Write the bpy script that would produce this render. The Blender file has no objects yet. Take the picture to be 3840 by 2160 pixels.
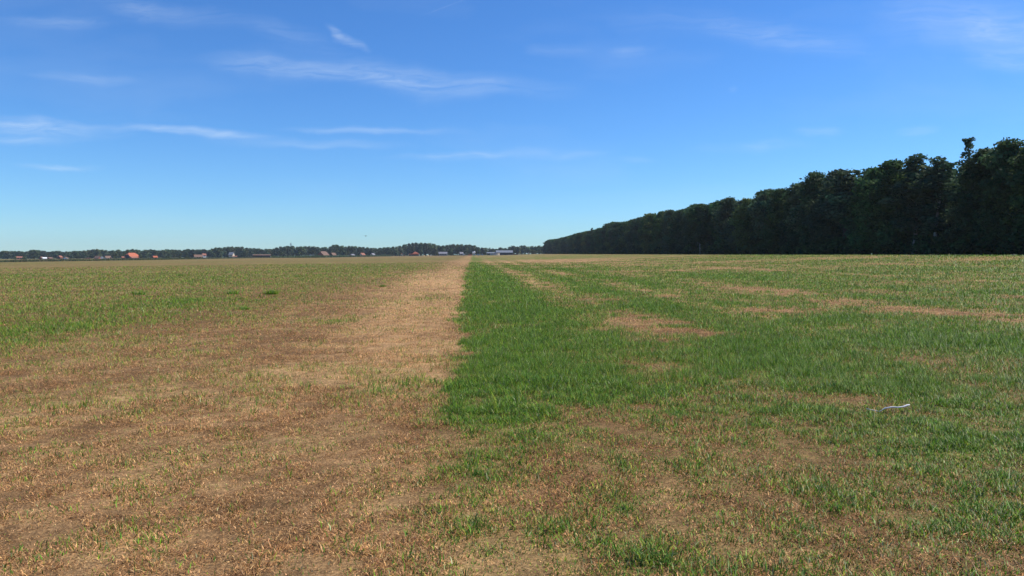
import bpy, math, random
import numpy as np
from mathutils import Vector, Matrix, Euler

# ------------------------------------------------------------------ camera, sky, sun, exposure
SC = bpy.context.scene
COL = SC.collection
FPX = 2773.0                                   # focal length in pixels of a 3840 wide picture (26 mm)
YAW, PITCH, EYE = math.radians(3.05), math.radians(2.64), 1.6
cd = bpy.data.cameras.new('camera'); cam = bpy.data.objects.new('camera', cd); COL.objects.link(cam)
cd.sensor_width = 36.0; cd.lens = 26.0; cd.clip_start = 0.05; cd.clip_end = 20000
cam.location = (0, 0, EYE); cam.rotation_euler = (math.pi / 2 - PITCH, 0, -YAW)
SC.camera = cam
CROT = Euler((math.pi / 2 - PITCH, 0, -YAW)).to_matrix()
CR = np.array(CROT)

SUN_AZ, SUN_EL = math.radians(76), math.radians(51)      # azimuth to the right of +Y
SUN_DIR = Vector((math.sin(SUN_AZ) * math.cos(SUN_EL), math.cos(SUN_AZ) * math.cos(SUN_EL), math.sin(SUN_EL)))
sl = bpy.data.lights.new('sun', 'SUN'); sun = bpy.data.objects.new('sun', sl); COL.objects.link(sun)
sl.energy = 5.0; sl.angle = math.radians(0.5); sl.color = (1.0, 0.93, 0.80)
sun.rotation_euler = SUN_DIR.to_track_quat('Z', 'Y').to_euler()

SC.view_settings.view_transform = 'Standard'; SC.view_settings.look = 'None'
SC.view_settings.exposure = 0.2; SC.view_settings.gamma = 1.0
SC.cycles.max_bounces = 6; SC.cycles.diffuse_bounces = 2; SC.cycles.glossy_bounces = 2
SC.cycles.transmission_bounces = 2; SC.cycles.transparent_max_bounces = 8; SC.cycles.volume_bounces = 0

world = bpy.data.worlds.new('World'); SC.world = world; world.use_nodes = True
def build_world():
    nt = world.node_tree; N = nt.nodes; N.clear(); L = nt.links.new
    def nd(t, **k):
        n = N.new(t)
        for a, v in k.items(): setattr(n, a, v)
        return n
    def math_(op, a, b=None, clamp=False):
        n = nd('ShaderNodeMath', operation=op, use_clamp=clamp)
        for i, v in enumerate((a, b)):
            if v is None: continue
            if isinstance(v, (int, float)): n.inputs[i].default_value = v
            else: L(v, n.inputs[i])
        return n.outputs[0]
    out = nd('ShaderNodeOutputWorld'); bg = nd('ShaderNodeBackground'); bg.inputs[1].default_value = 0.1
    sky = nd('ShaderNodeTexSky', sky_type='NISHITA', sun_disc=False)
    sky.sun_elevation = SUN_EL; sky.sun_rotation = SUN_AZ
    sky.air_density = SKY['air']; sky.dust_density = SKY['dust']; sky.ozone_density = SKY['ozone']
    hs = nd('ShaderNodeHueSaturation'); hs.inputs['Hue'].default_value = SKY['hue']
    hs.inputs['Saturation'].default_value = SKY['sat']; hs.inputs['Value'].default_value = SKY['val']
    L(sky.outputs[0], hs.inputs['Color'])
    wb = nd('ShaderNodeMix', data_type='RGBA', blend_type='MULTIPLY'); wb.inputs['Factor'].default_value = 1
    L(hs.outputs[0], wb.inputs['A']); wb.inputs['B'].default_value = (*SKY['tint'], 1)
    # thin cirrus: fixed directions of the sky, measured on a plane tangent to the sky ahead
    tc = nd('ShaderNodeTexCoord')
    vec = []
    for k in (0, 1, 2):
        v = CROT @ Vector(((1, 0, 0), (0, 1, 0), (0, 0, -1))[k])
        d = nd('ShaderNodeVectorMath', operation='DOT_PRODUCT'); L(tc.outputs['Generated'], d.inputs[0]); d.inputs[1].default_value = v
        vec.append(d.outputs['Value'])
    fz = math_('MAXIMUM', vec[2], 0.05)
    u = math_('DIVIDE', vec[0], fz); v = math_('DIVIDE', vec[1], fz)
    cx = nd('ShaderNodeCombineXYZ'); L(u, cx.inputs[0]); L(v, cx.inputs[1])
    n1 = nd('ShaderNodeTexNoise'); n1.inputs['Scale'].default_value = 9; n1.inputs['Detail'].default_value = 4
    L(cx.outputs[0], n1.inputs['Vector'])
    s1 = nd('ShaderNodeVectorMath', operation='SUBTRACT'); L(n1.outputs['Color'], s1.inputs[0]); s1.inputs[1].default_value = (.5, .5, .5)
    s2 = nd('ShaderNodeVectorMath', operation='MULTIPLY'); L(s1.outputs[0], s2.inputs[0]); s2.inputs[1].default_value = (.16, .030, 0)
    ad = nd('ShaderNodeVectorMath', operation='ADD'); L(cx.outputs[0], ad.inputs[0]); L(s2.outputs[0], ad.inputs[1])
    total = None
    for i, (px, py, hl, ht, tilt, st) in enumerate(CLOUDS):
        mp = nd('ShaderNodeMapping', vector_type='TEXTURE')
        mp.inputs['Location'].default_value = ((px - 1920) / FPX, -(py - 1080) / FPX, 0)
        mp.inputs['Rotation'].default_value = (0, 0, math.radians(-tilt))
        mp.inputs['Scale'].default_value = (hl * 1.9 / FPX, ht * (3.0 if ht > 3 else 1.9) / FPX, 1)
        L((cx if ht < 3 else ad).outputs[0], mp.inputs['Vector'])
        ln = nd('ShaderNodeVectorMath', operation='LENGTH'); L(mp.outputs[0], ln.inputs[0])
        mr = nd('ShaderNodeMapRange', interpolation_type='SMOOTHSTEP')
        mr.inputs['From Min'].default_value = 1; mr.inputs['From Max'].default_value = 0; mr.inputs['To Max'].default_value = st * (.66 if ht > 3 else .7)
        L(ln.outputs['Value'], mr.inputs['Value'])
        total = mr.outputs[0] if total is None else math_('ADD', total, mr.outputs[0])
    # streaks
    mp = nd('ShaderNodeMapping'); mp.inputs['Scale'].default_value = (11, 95, 1); mp.inputs['Rotation'].default_value = (0, 0, math.radians(4))
    L(ad.outputs[0], mp.inputs['Vector'])
    n2 = nd('ShaderNodeTexNoise'); n2.inputs['Scale'].default_value = 1; n2.inputs['Detail'].default_value = 8; n2.inputs['Roughness'].default_value = .7; n2.inputs['Distortion'].default_value = .6
    L(mp.outputs[0], n2.inputs['Vector'])
    r2 = nd('ShaderNodeMapRange'); r2.inputs['From Min'].default_value = .30; r2.inputs['From Max'].default_value = .72
    r2.inputs['To Min'].default_value = .05; r2.inputs['To Max'].default_value = 1.05
    L(n2.outputs['Fac'], r2.inputs['Value'])
    m = math_('MULTIPLY', total, r2.outputs[0])
    # a faint overall veil
    mp3 = nd('ShaderNodeMapping'); mp3.inputs['Scale'].default_value = (2.2, 9, 1); L(ad.outputs[0], mp3.inputs['Vector'])
    n3 = nd('ShaderNodeTexNoise'); n3.inputs['Scale'].default_value = 1; n3.inputs['Detail'].default_value = 5; L(mp3.outputs[0], n3.inputs['Vector'])
    r3 = nd('ShaderNodeMapRange'); r3.inputs['From Min'].default_value = .5; r3.inputs['From Max'].default_value = .8; r3.inputs['To Max'].default_value = .10
    L(n3.outputs['Fac'], r3.inputs['Value'])
    m = math_('ADD', m, r3.outputs[0])
    ahead = nd('ShaderNodeMapRange'); ahead.inputs['From Min'].default_value = .1; ahead.inputs['From Max'].default_value = .4; L(vec[2], ahead.inputs['Value'])
    m = math_('MULTIPLY', m, ahead.outputs[0], True)
    mx = nd('ShaderNodeMix', data_type='RGBA'); L(m, mx.inputs['Factor'])
    L(wb.outputs['Result'], mx.inputs['A']); mx.inputs['B'].default_value = (7.0, 8.1, 9.4, 1)
    L(mx.outputs['Result'], bg.inputs[0]); L(bg.outputs[0], out.inputs[0])
SKY = dict(air=1.0, dust=0.0, ozone=3.0, hue=.5, sat=1.1, val=1.0, tint=(.54, .885, 1.30))
CLOUDS = [  # picture x, y of the middle, half length, half thickness, tilt, strength
    (990, 245, 170, 18, 4, .34), (1230, 265, 210, 16, 8, .24), (1500, 285, 240, 28, 9, .36), (1760, 312, 280, 20, 4, .2),
    (1300, 135, 75, 11, 26, .42), (1248, 112, 24, 13, 40, .34), (110, 478, 230, 18, 3, .6), (760, 494, 200, 9, 3, .62), (520, 475, 190, 7, 3, .3),
    (80, 532, 170, 8, 0, .4), (240, 620, 120, 6, 1, .5), (1420, 487, 220, 7, 1, .38), (1270, 545, 160, 10, 0, .34), (980, 530, 190, 9, 2, .2),
    (1720, 583, 180, 8, -3, .42), (2045, 573, 100, 10, 2, .32), (300, 287, 140, 9, 3, .28), (620, 35, 190, 22, 10, .28), (190, 78, 190, 11, -1, .28),
    (1050, 125, 170, 22, 15, .16), (2090, 180, 75, 10, 0, .2), (2390, 183, 65, 10, 0, .26), (2740, 100, 330, 28, 6, .16), (2980, 148, 270, 24, 8, .18),
    (3560, 75, 230, 55, 10, .22), (3800, 135, 230, 45, 5, .36), (3760, 230, 160, 18, 5, .26), (3090, 495, 65, 9, -3, .26), (3440, 481, 65, 8, 0, .26),
    (2850, 551, 150, 11, -3, .22), (2380, 596, 100, 7, 0, .18), (2725, 347, 22, 7, 0, .16), (1680, 22, 64, 1.6, -21, .42), (1760, 350, 120, 16, -8, .13),
]
build_world()

# ------------------------------------------------------------------ helpers
rng = np.random.default_rng(7)
def smooth(a, b, x):
    t = np.clip((x - a) / (b - a), 0, 1); return t * t * (3 - 2 * t)
def _hash(ix, iy, s):
    h = (ix.astype(np.int64) * 374761393 + iy.astype(np.int64) * 668265263 + s * 982451653) & 0x7fffffff
    h = ((h ^ (h >> 13)) * 1274126177) & 0x7fffffff
    return ((h ^ (h >> 16)) & 0xffff) / 65535.0
def vnoise(x, y, s=0):
    ix = np.floor(x); iy = np.floor(y); fx = x - ix; fy = y - iy
    fx = fx * fx * (3 - 2 * fx); fy = fy * fy * (3 - 2 * fy)
    a = _hash(ix, iy, s); b = _hash(ix + 1, iy, s); c = _hash(ix, iy + 1, s); d = _hash(ix + 1, iy + 1, s)
    return (a * (1 - fx) + b * fx) * (1 - fy) + (c * (1 - fx) + d * fx) * fy
def fbm(x, y, s=0, o=3):
    t = 0; a = .5; n = 0
    for i in range(o):
        t = t + a * vnoise(x * 2 ** i + 17.3 * i, y * 2 ** i - 9.1 * i, s + i); n += a; a *= .55
    return t / n

UT = np.array([0, 5, 10, 15, 20, 25, 30, 35, 40, 44, 47, 50, 54, 58, 62, 80])
ZT = np.array([0, .055, .14, .25, .385, .54, .73, .94, 1.17, 1.36, 1.44, 1.43, 1.34, 1.28, 1.25, 1.25])
def ground_z(x, y):
    x = np.asarray(x, float); y = np.asarray(y, float)
    u = x - .034 * np.clip(y, -500, 1500)
    left = -9 * np.tanh(np.maximum(-u, 0) * .0095 / 9)
    return left + np.interp(np.maximum(u, 0), UT, ZT)
def ground_fine(x, y):
    r = np.hypot(x, y)
    return ground_z(x, y) + (.035 * (fbm(x * 1.3, y * 1.3, 50, 3) - .5) + .06 * (fbm(x * .22, y * .22, 51, 2) - .5)) * (1 - smooth(30, 70, r))
def ray(px, py, d):                             # world point at camera depth d behind a picture position
    p = CR @ np.array([(px - 1920) / FPX * d, -(py - 1080) / FPX * d, -d]); return p + np.array([0, 0, EYE])
def on_ground(px, d):                           # ground point in the direction px at camera depth d
    p = ray(px, 952, d); return Vector((p[0], p[1], float(ground_z(p[0], p[1]))))
def hit(px, py):                                # where the line of sight meets the ground
    a = 2.0; last = a
    while a < 1500:
        p = ray(px, py, a)
        if p[2] < ground_z(p[0], p[1]): break
        last = a; a *= 1.02
    lo, hi = last, a
    for _ in range(30):
        m = (lo + hi) / 2; p = ray(px, py, m)
        if p[2] < ground_z(p[0], p[1]): hi = m
        else: lo = m
    p = ray(px, py, hi); return Vector((p[0], p[1], float(ground_z(p[0], p[1])))), hi

def np_mesh(name, verts, faces, tint=None, smooth_=False):
    """faces: list of (n, k) int arrays"""
    me = bpy.data.meshes.new(name)
    verts = np.asarray(verts, np.float32); me.vertices.add(len(verts)); me.vertices.foreach_set('co', verts.ravel())
    nl = sum(f.size for f in faces); nf = sum(len(f) for f in faces)
    me.loops.add(nl); me.polygons.add(nf)
    me.loops.foreach_set('vertex_index', np.concatenate([f.ravel() for f in faces]).astype(np.int32))
    tot = np.concatenate([np.full(len(f), f.shape[1], np.int32) for f in faces])
    start = np.concatenate([[0], np.cumsum(tot)[:-1]]).astype(np.int32)
    me.polygons.foreach_set('loop_start', start)
    if smooth_: me.polygons.foreach_set('use_smooth', np.ones(nf, bool))
    me.update(calc_edges=True)
    if tint is not None:
        a = me.attributes.new('tint', 'FLOAT_COLOR', 'POINT')
        t = np.ones((len(verts), 4), np.float32); t[:, :3] = tint; a.data.foreach_set('color', t.ravel())
    return me
def link(name, data, mat=None, parent=None, loc=None):
    o = bpy.data.objects.new(name, data); COL.objects.link(o)
    if mat is not None and data is not None:
        if not data.materials: data.materials.append(mat)
    if parent is not None: o.parent = parent
    if loc is not None: o.location = loc
    return o
def tag(o, label=None, cat=None, group=None, kind=None):
    if label: o['label'] = label
    if cat: o['category'] = cat
    if group: o['group'] = group
    if kind: o['kind'] = kind
    return o

class MB:                                        # collects boxes, tubes and polygons into one mesh
    def __init__(s): s.v = []; s.f = []
    def add(s, vs, fs):
        b = len(s.v); s.v += [tuple(v) for v in vs]; s.f += [tuple(b + i for i in f) for f in fs]; return s
    def box(s, x0, x1, y0, y1, z0, z1):
        return s.add([(x0, y0, z0), (x1, y0, z0), (x1, y1, z0), (x0, y1, z0), (x0, y0, z1), (x1, y0, z1), (x1, y1, z1), (x0, y1, z1)],
                     [(0, 3, 2, 1), (4, 5, 6, 7), (0, 1, 5, 4), (1, 2, 6, 5), (2, 3, 7, 6), (3, 0, 4, 7)])
    def tube(s, pts, rad, n=8, cap=True):
        pts = [Vector(p) for p in pts]; rings = []
        for i, p in enumerate(pts):
            t = (pts[min(i + 1, len(pts) - 1)] - pts[max(i - 1, 0)]).normalized()
            a = t.cross(Vector((0, 0, 1)) if abs(t.z) < .95 else Vector((1, 0, 0))).normalized(); b = t.cross(a)
            rings.append([p + (a * math.cos(2 * math.pi * k / n) + b * math.sin(2 * math.pi * k / n)) * rad[i] for k in range(n)])
        vs = [v for r in rings for v in r]; fs = []
        for i in range(len(pts) - 1):
            for k in range(n): fs.append((i * n + k, i * n + (k + 1) % n, (i + 1) * n + (k + 1) % n, (i + 1) * n + k))
        if cap: fs += [tuple(range(n))[::-1], tuple((len(pts) - 1) * n + k for k in range(n))]
        return s.add(vs, fs)
    def lathe(s, prof, n=16, c=(0, 0, 0)):
        vs = []; fs = []
        for r, z in prof:
            vs += [(c[0] + r * math.cos(2 * math.pi * k / n), c[1] + r * math.sin(2 * math.pi * k / n), c[2] + z) for k in range(n)]
        for i in range(len(prof) - 1):
            for k in range(n): fs.append((i * n + k, i * n + (k + 1) % n, (i + 1) * n + (k + 1) % n, (i + 1) * n + k))
        fs += [tuple(range(n))[::-1], tuple((len(prof) - 1) * n + k for k in range(n))]
        return s.add(vs, fs)
    def build(s, name, mat, parent=None, loc=None, smooth_=False):
        me = bpy.data.meshes.new(name); me.from_pydata(s.v, [], s.f)
        if smooth_: me.polygons.foreach_set('use_smooth', [True] * len(me.polygons))
        me.update()
        return link(name, me, mat, parent, loc)

# ------------------------------------------------------------------ materials
def mat_new(name):
    m = bpy.data.materials.new(name); m.use_nodes = True; nt = m.node_tree; nt.nodes.clear()
    return m, nt, nt.nodes, nt.links.new
def mat_plain(name, col, rough=.8, noise=.25, scale=3.0, spec=.3, metal=0):
    m, nt, N, L = mat_new(name)
    o = N.new('ShaderNodeOutputMaterial'); p = N.new('ShaderNodeBsdfPrincipled'); L(p.outputs[0], o.inputs[0])
    p.inputs['Roughness'].default_value = rough; p.inputs['Specular IOR Level'].default_value = spec; p.inputs['Metallic'].default_value = metal
    tc = N.new('ShaderNodeTexCoord'); n = N.new('ShaderNodeTexNoise'); n.inputs['Scale'].default_value = scale; n.inputs['Detail'].default_value = 5
    L(tc.outputs['Object'], n.inputs['Vector'])
    r = N.new('ShaderNodeMapRange'); r.inputs['From Min'].default_value = .3; r.inputs['From Max'].default_value = .7
    r.inputs['To Min'].default_value = 1 - noise; r.inputs['To Max'].default_value = 1 + noise; L(n.outputs['Fac'], r.inputs['Value'])
    mx = N.new('ShaderNodeMix'); mx.data_type = 'RGBA'; mx.blend_type = 'MULTIPLY'; mx.inputs['Factor'].default_value = 1
    mx.inputs['A'].default_value = (*col, 1); L(r.outputs[0], mx.inputs['B']); L(mx.outputs['Result'], p.inputs['Base Color'])
    return m
def mat_leaf(name, trans=.3, rough=.5, spec=.35, up=.5, jitter=0.0, gain=1.0):
    """leaf or blade: colour from the mesh, a little light through it"""
    m, nt, N, L = mat_new(name)
    o = N.new('ShaderNodeOutputMaterial'); p = N.new('ShaderNodeBsdfPrincipled'); t = N.new('ShaderNodeBsdfTranslucent'); mx = N.new('ShaderNodeMixShader')
    a = N.new('ShaderNodeAttribute'); a.attribute_name = 'tint'
    col = a.outputs['Color']
    if jitter or gain != 1:
        oi = N.new('ShaderNodeObjectInfo'); hs = N.new('ShaderNodeHueSaturation')
        r = N.new('ShaderNodeMapRange'); r.inputs['To Min'].default_value = gain * (1 - jitter); r.inputs['To Max'].default_value = gain * (1 + jitter)
        L(oi.outputs['Random'], r.inputs['Value']); L(r.outputs[0], hs.inputs['Value']); L(col, hs.inputs['Color'])
        r2 = N.new('ShaderNodeMapRange'); r2.inputs['To Min'].default_value = .5 - jitter * .08; r2.inputs['To Max'].default_value = .5 + jitter * .05
        w = N.new('ShaderNodeMath'); w.operation = 'FRACT'; w2 = N.new('ShaderNodeMath'); w2.operation = 'MULTIPLY'; w2.inputs[1].default_value = 7.31
        L(oi.outputs['Random'], w2.inputs[0]); L(w2.outputs[0], w.inputs[0]); L(w.outputs[0], r2.inputs['Value']); L(r2.outputs[0], hs.inputs['Hue'])
        col = hs.outputs['Color']
    g = N.new('ShaderNodeNewGeometry'); v1 = N.new('ShaderNodeVectorMath'); v1.operation = 'SCALE'; v1.inputs['Scale'].default_value = 1 - up
    L(g.outputs['Normal'], v1.inputs[0]); v2 = N.new('ShaderNodeVectorMath'); v2.operation = 'ADD'; v2.inputs[1].default_value = (0, 0, up)
    L(v1.outputs[0], v2.inputs[0]); v3 = N.new('ShaderNodeVectorMath'); v3.operation = 'NORMALIZE'; L(v2.outputs[0], v3.inputs[0])
    L(v3.outputs[0], p.inputs['Normal'])
    L(col, p.inputs['Base Color']); L(col, t.inputs['Color'])
    p.inputs['Roughness'].default_value = rough; p.inputs['Specular IOR Level'].default_value = spec
    mx.inputs[0].default_value = trans; L(p.outputs[0], mx.inputs[1]); L(t.outputs[0], mx.inputs[2]); L(mx.outputs[0], o.inputs[0])
    return m
def mat_ground():
    m, nt, N, L = mat_new('field_soil')
    o = N.new('ShaderNodeOutputMaterial'); p = N.new('ShaderNodeBsdfPrincipled'); L(p.outputs[0], o.inputs[0])
    p.inputs['Roughness'].default_value = .95; p.inputs['Specular IOR Level'].default_value = .1
    a = N.new('ShaderNodeAttribute'); a.attribute_name = 'tint'
    tc = N.new('ShaderNodeTexCoord'); cur = a.outputs['Color']
    for sc, lo, hi, det in ((55.0, .35, 1.55, 4), (13.0, .6, 1.4, 5), (1.7, .72, 1.28, 5), (.16, .86, 1.14, 4)):
        n = N.new('ShaderNodeTexNoise'); n.inputs['Scale'].default_value = sc; n.inputs['Detail'].default_value = det; n.inputs['Roughness'].default_value = .65
        L(tc.outputs['Object'], n.inputs['Vector'])
        r = N.new('ShaderNodeMapRange'); r.inputs['From Min'].default_value = .3; r.inputs['From Max'].default_value = .7
        r.inputs['To Min'].default_value = lo; r.inputs['To Max'].default_value = hi; L(n.outputs['Fac'], r.inputs['Value'])
        mx = N.new('ShaderNodeMix'); mx.data_type = 'RGBA'; mx.blend_type = 'MULTIPLY'; mx.inputs['Factor'].default_value = 1
        L(cur, mx.inputs['A']); L(r.outputs[0], mx.inputs['B']); cur = mx.outputs['Result']
    L(cur, p.inputs['Base Color'])
    n = N.new('ShaderNodeTexNoise'); n.inputs['Scale'].default_value = 30; n.inputs['Detail'].default_value = 4; L(tc.outputs['Object'], n.inputs['Vector'])
    b = N.new('ShaderNodeBump'); b.inputs['Strength'].default_value = .5; b.inputs['Distance'].default_value = .03; L(n.outputs['Fac'], b.inputs['Height']); L(b.outputs[0], p.inputs['Normal'])
    return m
M_GROUND = mat_ground()
M_BLADE = mat_leaf('grass_blade', trans=.32, rough=.5, spec=.24, up=.55)
M_LEAF = mat_leaf('tree_leaf', trans=.32, rough=.7, spec=.08, up=.30, jitter=.22, gain=.95)
M_FARLEAF = mat_leaf('village_tree_leaf', trans=.15, rough=.6, spec=.2, up=.3, jitter=.35)
M_REED = mat_leaf('reed_leaf', trans=.25, rough=.6, spec=.2, up=.5)
M_BARK = mat_plain('bark', (.06, .05, .04), .9, .4, 6)
M_BIRCH = mat_plain('birch_bark', (.24, .23, .22), .8, .5, 4)
M_ORANGE = mat_plain('orange_roof_tile', (.46, .13, .065), .8, .15, 2)
M_PINK = mat_plain('weathered_red_tile', (.30, .125, .085), .85, .2, 2)
M_BROWN = mat_plain('brown_roof_tile', (.19, .115, .085), .85, .2, 2)
M_GREYTILE = mat_plain('grey_roof_tile', (.22, .22, .25), .8, .2, 2)
M_SHEET = mat_plain('grey_roof_sheet', (.17, .19, .22), .6, .12, 1.2)
M_BRICK = mat_plain('red_brick', (.24, .085, .06), .9, .2, 3)
M_DARK = mat_plain('dark_board', (.035, .035, .045), .8, .3, 2)
M_WHITE = mat_plain('white_paint', (.78, .78, .77), .6, .06, 2)
M_CREAM = mat_plain('cream_plaster', (.62, .52, .40), .8, .1, 2)
M_PINKWALL = mat_plain('pink_brick', (.50, .25, .19), .9, .15, 2)
M_CONC = mat_plain('pale_concrete', (.46, .40, .34), .9, .15, 1)
M_GLASS = mat_plain('window_glass', (.03, .04, .05), .1, .1, 1, .6)
M_STEEL = mat_plain('galvanised_steel', (.30, .32, .34), .5, .1, 2, .5, .3)
M_BOX = mat_plain('blue_grey_sheet', (.27, .33, .40), .7, .1, 1)
M_STRAW = mat_plain('straw', (.50, .38, .20), .9, .25, 3)
M_BIRD = mat_plain('dark_plumage', (.03, .03, .035), .7, .2, 8)
M_TWIG = mat_plain('bleached_bark', (.58, .57, .58), .6, .12, 25)

# ------------------------------------------------------------------ how green the field is
def ell(px, py, rx, ry, s):                      # a patch of the field, in metres on the ground
    p, d = hit(px, py); drop = max(EYE - p.z, .35)
    return (p.x, p.y, rx * d / FPX, ry * d * d / (FPX * drop), s, d)
DRY = [ell(*a) for a in (
    (2080, 979, 260, 5, .8), (1960, 1035, 70, 20, .25), (2060, 1055, 70, 20, .2), (2300, 1230, 260, 40, .14),
    (2777, 1094, 260, 10, .1), (3262, 1135, 420, 22, .08), (3187, 1288, 150, 22, .12), (2516, 1392, 120, 26, .2), (3671, 1176, 160, 16, .35),
    (2300, 1130, 160, 16, .15), (2950, 1140, 200, 14, .14), (3000, 1225, 200, 14, .12), (1725, 1085, 35, 8, .5), (1735, 1170, 40, 16, .35), (2700, 985, 500, 4, .25))]
WET = [ell(*a) for a in (
    (2785, 1035, 260, 14, .35), (2889, 1318, 170, 50, .4), (3634, 1280, 250, 45, .4), (1965, 1139, 60, 30, .4), (2000, 1400, 250, 60, .3), (1860, 1040, 70, 20, .3),
    (250, 1170, 330, 40, .11), (200, 1225, 260, 36, .11), (60, 1260, 130, 30, .10), (708, 1128, 130, 10, .28), (590, 1155, 160, 14, .14), (1282, 1206, 70, 8, .2),
    (1632, 1113, 50, 10, .2), (2350, 1900, 90, 40, .15), (2450, 2080, 150, 60, .14), (3130, 1880, 120, 50, .15), (3500, 1720, 350, 80, .35), (3700, 1900, 200, 60, .25),
    (1800, 1770, 120, 50, .25), (1830, 1580, 160, 45, .3), (2000, 1640, 200, 60, .15), (1300, 1470, 160, 28, .12), (3650, 2000, 200, 60, .2), (1250, 1520, 100, 14, .15), (620, 1950, 120, 40, .08),
    (300, 2050, 160, 45, .09), (1000, 1800, 120, 30, .07), (550, 1880, 150, 30, .06), (450, 985, 700, 4, .25), (1250, 1010, 350, 8, .12), (2150, 962, 700, 5, .25))]
PALE = [ell(*a) for a in (
    (1600, 1190, 110, 70, .5), (1640, 1060, 70, 20, .5), (1560, 1300, 130, 50, .3), (358, 1292, 90, 16, .35), (1560, 1410, 130, 40, .3), (1500, 1040, 160, 10, .25), (700, 1600, 160, 25, .35), (1050, 1560, 250, 30, .3),
    (150, 1560, 200, 40, .3), (300, 1850, 200, 60, .3), (1900, 1870, 160, 30, .6), (2480, 1910, 140, 22, .6), (2500, 1840, 120, 18, .45), (1750, 2130, 160, 40, .5), (450, 2060, 220, 50, .35), (2050, 2140, 90, 25, .3))]
def patches(lst, x, y, seed):
    t = np.zeros_like(x); n = (fbm(x * 1.1, y * 1.1, seed, 3) - .5); fine = fbm(x * .35, y * .9, seed + 5, 4)
    for cx, cy, rx, ry, s, d in lst:
        k = np.clip(30 / d, .12, 2.5); n2 = n
        q = ((x - cx) / rx) ** 2 + ((y - cy) / ry) ** 2
        t += s * np.exp(-q * .75) * np.clip(.25 + 1.6 * (n2 + .5 + .5 * (fine - .5)) - .2, 0, 1.3) * (q < 9)
    return t
def edge_x(y):
    w = .75 * (fbm(y * .35, y * 0 + 3.3, 60, 3) - .5) + .36 * (fbm(y * 2.2, y * 0 + 1.7, 61, 3) - .5)
    return -.20 - np.clip(y, 0, 65) * .0062 + w
def field(x, y):
    """greenness 0..1, paleness 0..1 of the grass at a place"""
    y1 = np.maximum(y, .5); s = x - edge_x(y)
    sc = np.clip(y1 / 30, 1, 6)                   # broader mottling is all that shows far off
    nA = fbm(x * 1.7, y * 1.7, 1, 4); nB = fbm(x * .42, y * .42, 5, 3); nC = fbm(x * .05, y * .12, 9, 3); nD = fbm(x * 6.5, y * 6.5, 12, 2); near = 1 - smooth(14, 40, np.hypot(x, y))
    right = .48 + .7 * (nB - .5) + .5 * (nD - .5) * (1 - near) + .95 * (nA - .5) + .5 * (nC - .5) * smooth(15, 40, y) + .40 * (fbm(x * .12, y * .5, 77, 3) - .5) * smooth(9, 14, y) + .7 * (fbm(s * .75, y * .045, 78, 3) - .5) * smooth(10, 25, y)
    tr = sum(k * np.exp(-((s - c + .9 * (nA - .5) + .8 * (nB - .5)) / w) ** 2) for c, w, k in ((4.0, .75, .36), (7.6, .9, .26), (11.5, 1.4, .14), (16, 1.8, .12), (22, 2.4, .10), (2.0, .8, -.18), (5.7, .9, -.15), (9.5, 1.0, -.12)))
    right = right - .8 * tr * smooth(10.5, 15, y) * (.35 + 1.3 * fbm(x * .6, y * .16, 80, 3)) * (1 - .5 * smooth(120, 260, y))
    right = right + .22 * np.exp(-((s - .9) / .9) ** 2) * smooth(7, 9, y)
    rows = np.sin((y + .8 * np.sin(x * .13)) * 2 * np.pi / 23 + x * .01) * .10 * smooth(25, 50, y) * (1 - smooth(150, 250, y))
    right = right + rows
    fore_lim = 7.5 - np.clip(x - 2.4, 0, 1.4) * 1.6 + .9 * (nB - .5) + .5 * (nA - .5)
    fore = .13 + .36 * (nA - .5) + .30 * (nB - .5) + .022 * x
    kf = smooth(-1.0, .9, y - fore_lim + 1.6 * (nD - .5) + .8 * (nA - .5))
    right = fore * (1 - kf) + right * kf
    left = .03 + .16 * (nA - .5) + .22 * (nB - .5)
    left = left + .14 * smooth(4, 12, -x) * smooth(9, 16, y) * (.4 + 1.2 * nB) +   .12 * smooth(25, 60, y) * smooth(2, 6, -s) * (.3 + 1.4 * nC) + .28 * (nC - .5) * smooth(40, 100, y) + .12 * smooth(-120, -170, x)
    fo_l = .0 + .22 * (nA - .5) + .15 * (nB - .5); kl = smooth(5.0, 7.5, y); left = fo_l * (1 - kl) + left * kl
    w = .10 + .0022 * y1 + .25 * (1 - smooth(6.5, 8, y))
    k = smooth(-w, w, s + .45 * (nA - .5) + .5 * (nD - .5) * near)
    g = left * (1 - k) + right * k
    g = g + .8 * (nD - .5) * near * (.08 + np.clip(g, 0, 1))
    g = g - patches(DRY, x, y, 21) + patches(WET, x, y, 22)
    pale = .37 + .9 * (nB - .5) + 1.1 * (nA - .5) + .7 * (fbm(s * 1.1, y * .06, 79, 3) - .5) * smooth(9, 16, y)
    pale = pale + .22 * smooth(0, .5, s) * smooth(6, 9, y)
    pale = pale + .55 * np.exp(-((s + 1.4) / 1.6) ** 2) * smooth(7, 10, y) * (.5 + nB) * (1 - .75 * smooth(45, 110, y)) - .30 * smooth(3, 6, -s) * smooth(10, 20, y)
    pale = pale + .9 * (nD - .5) * near
    pale = pale + patches(PALE, x, y, 23)
    return np.clip(g, .01, .97), np.clip(pale, 0, 1)
G_PAL = np.array([(.145, .285, .014), (.088, .220, .018), (.155, .270, .045), (.275, .320, .030), (.050, .120, .012), (.36, .40, .19)])  # the last, palest green paints sun glints into a few blades
D_PAL = np.array([(.74, .445, .20), (.53, .29, .115), (.29, .148, .056), (.60, .385, .19), (.14, .072, .028)])
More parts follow.
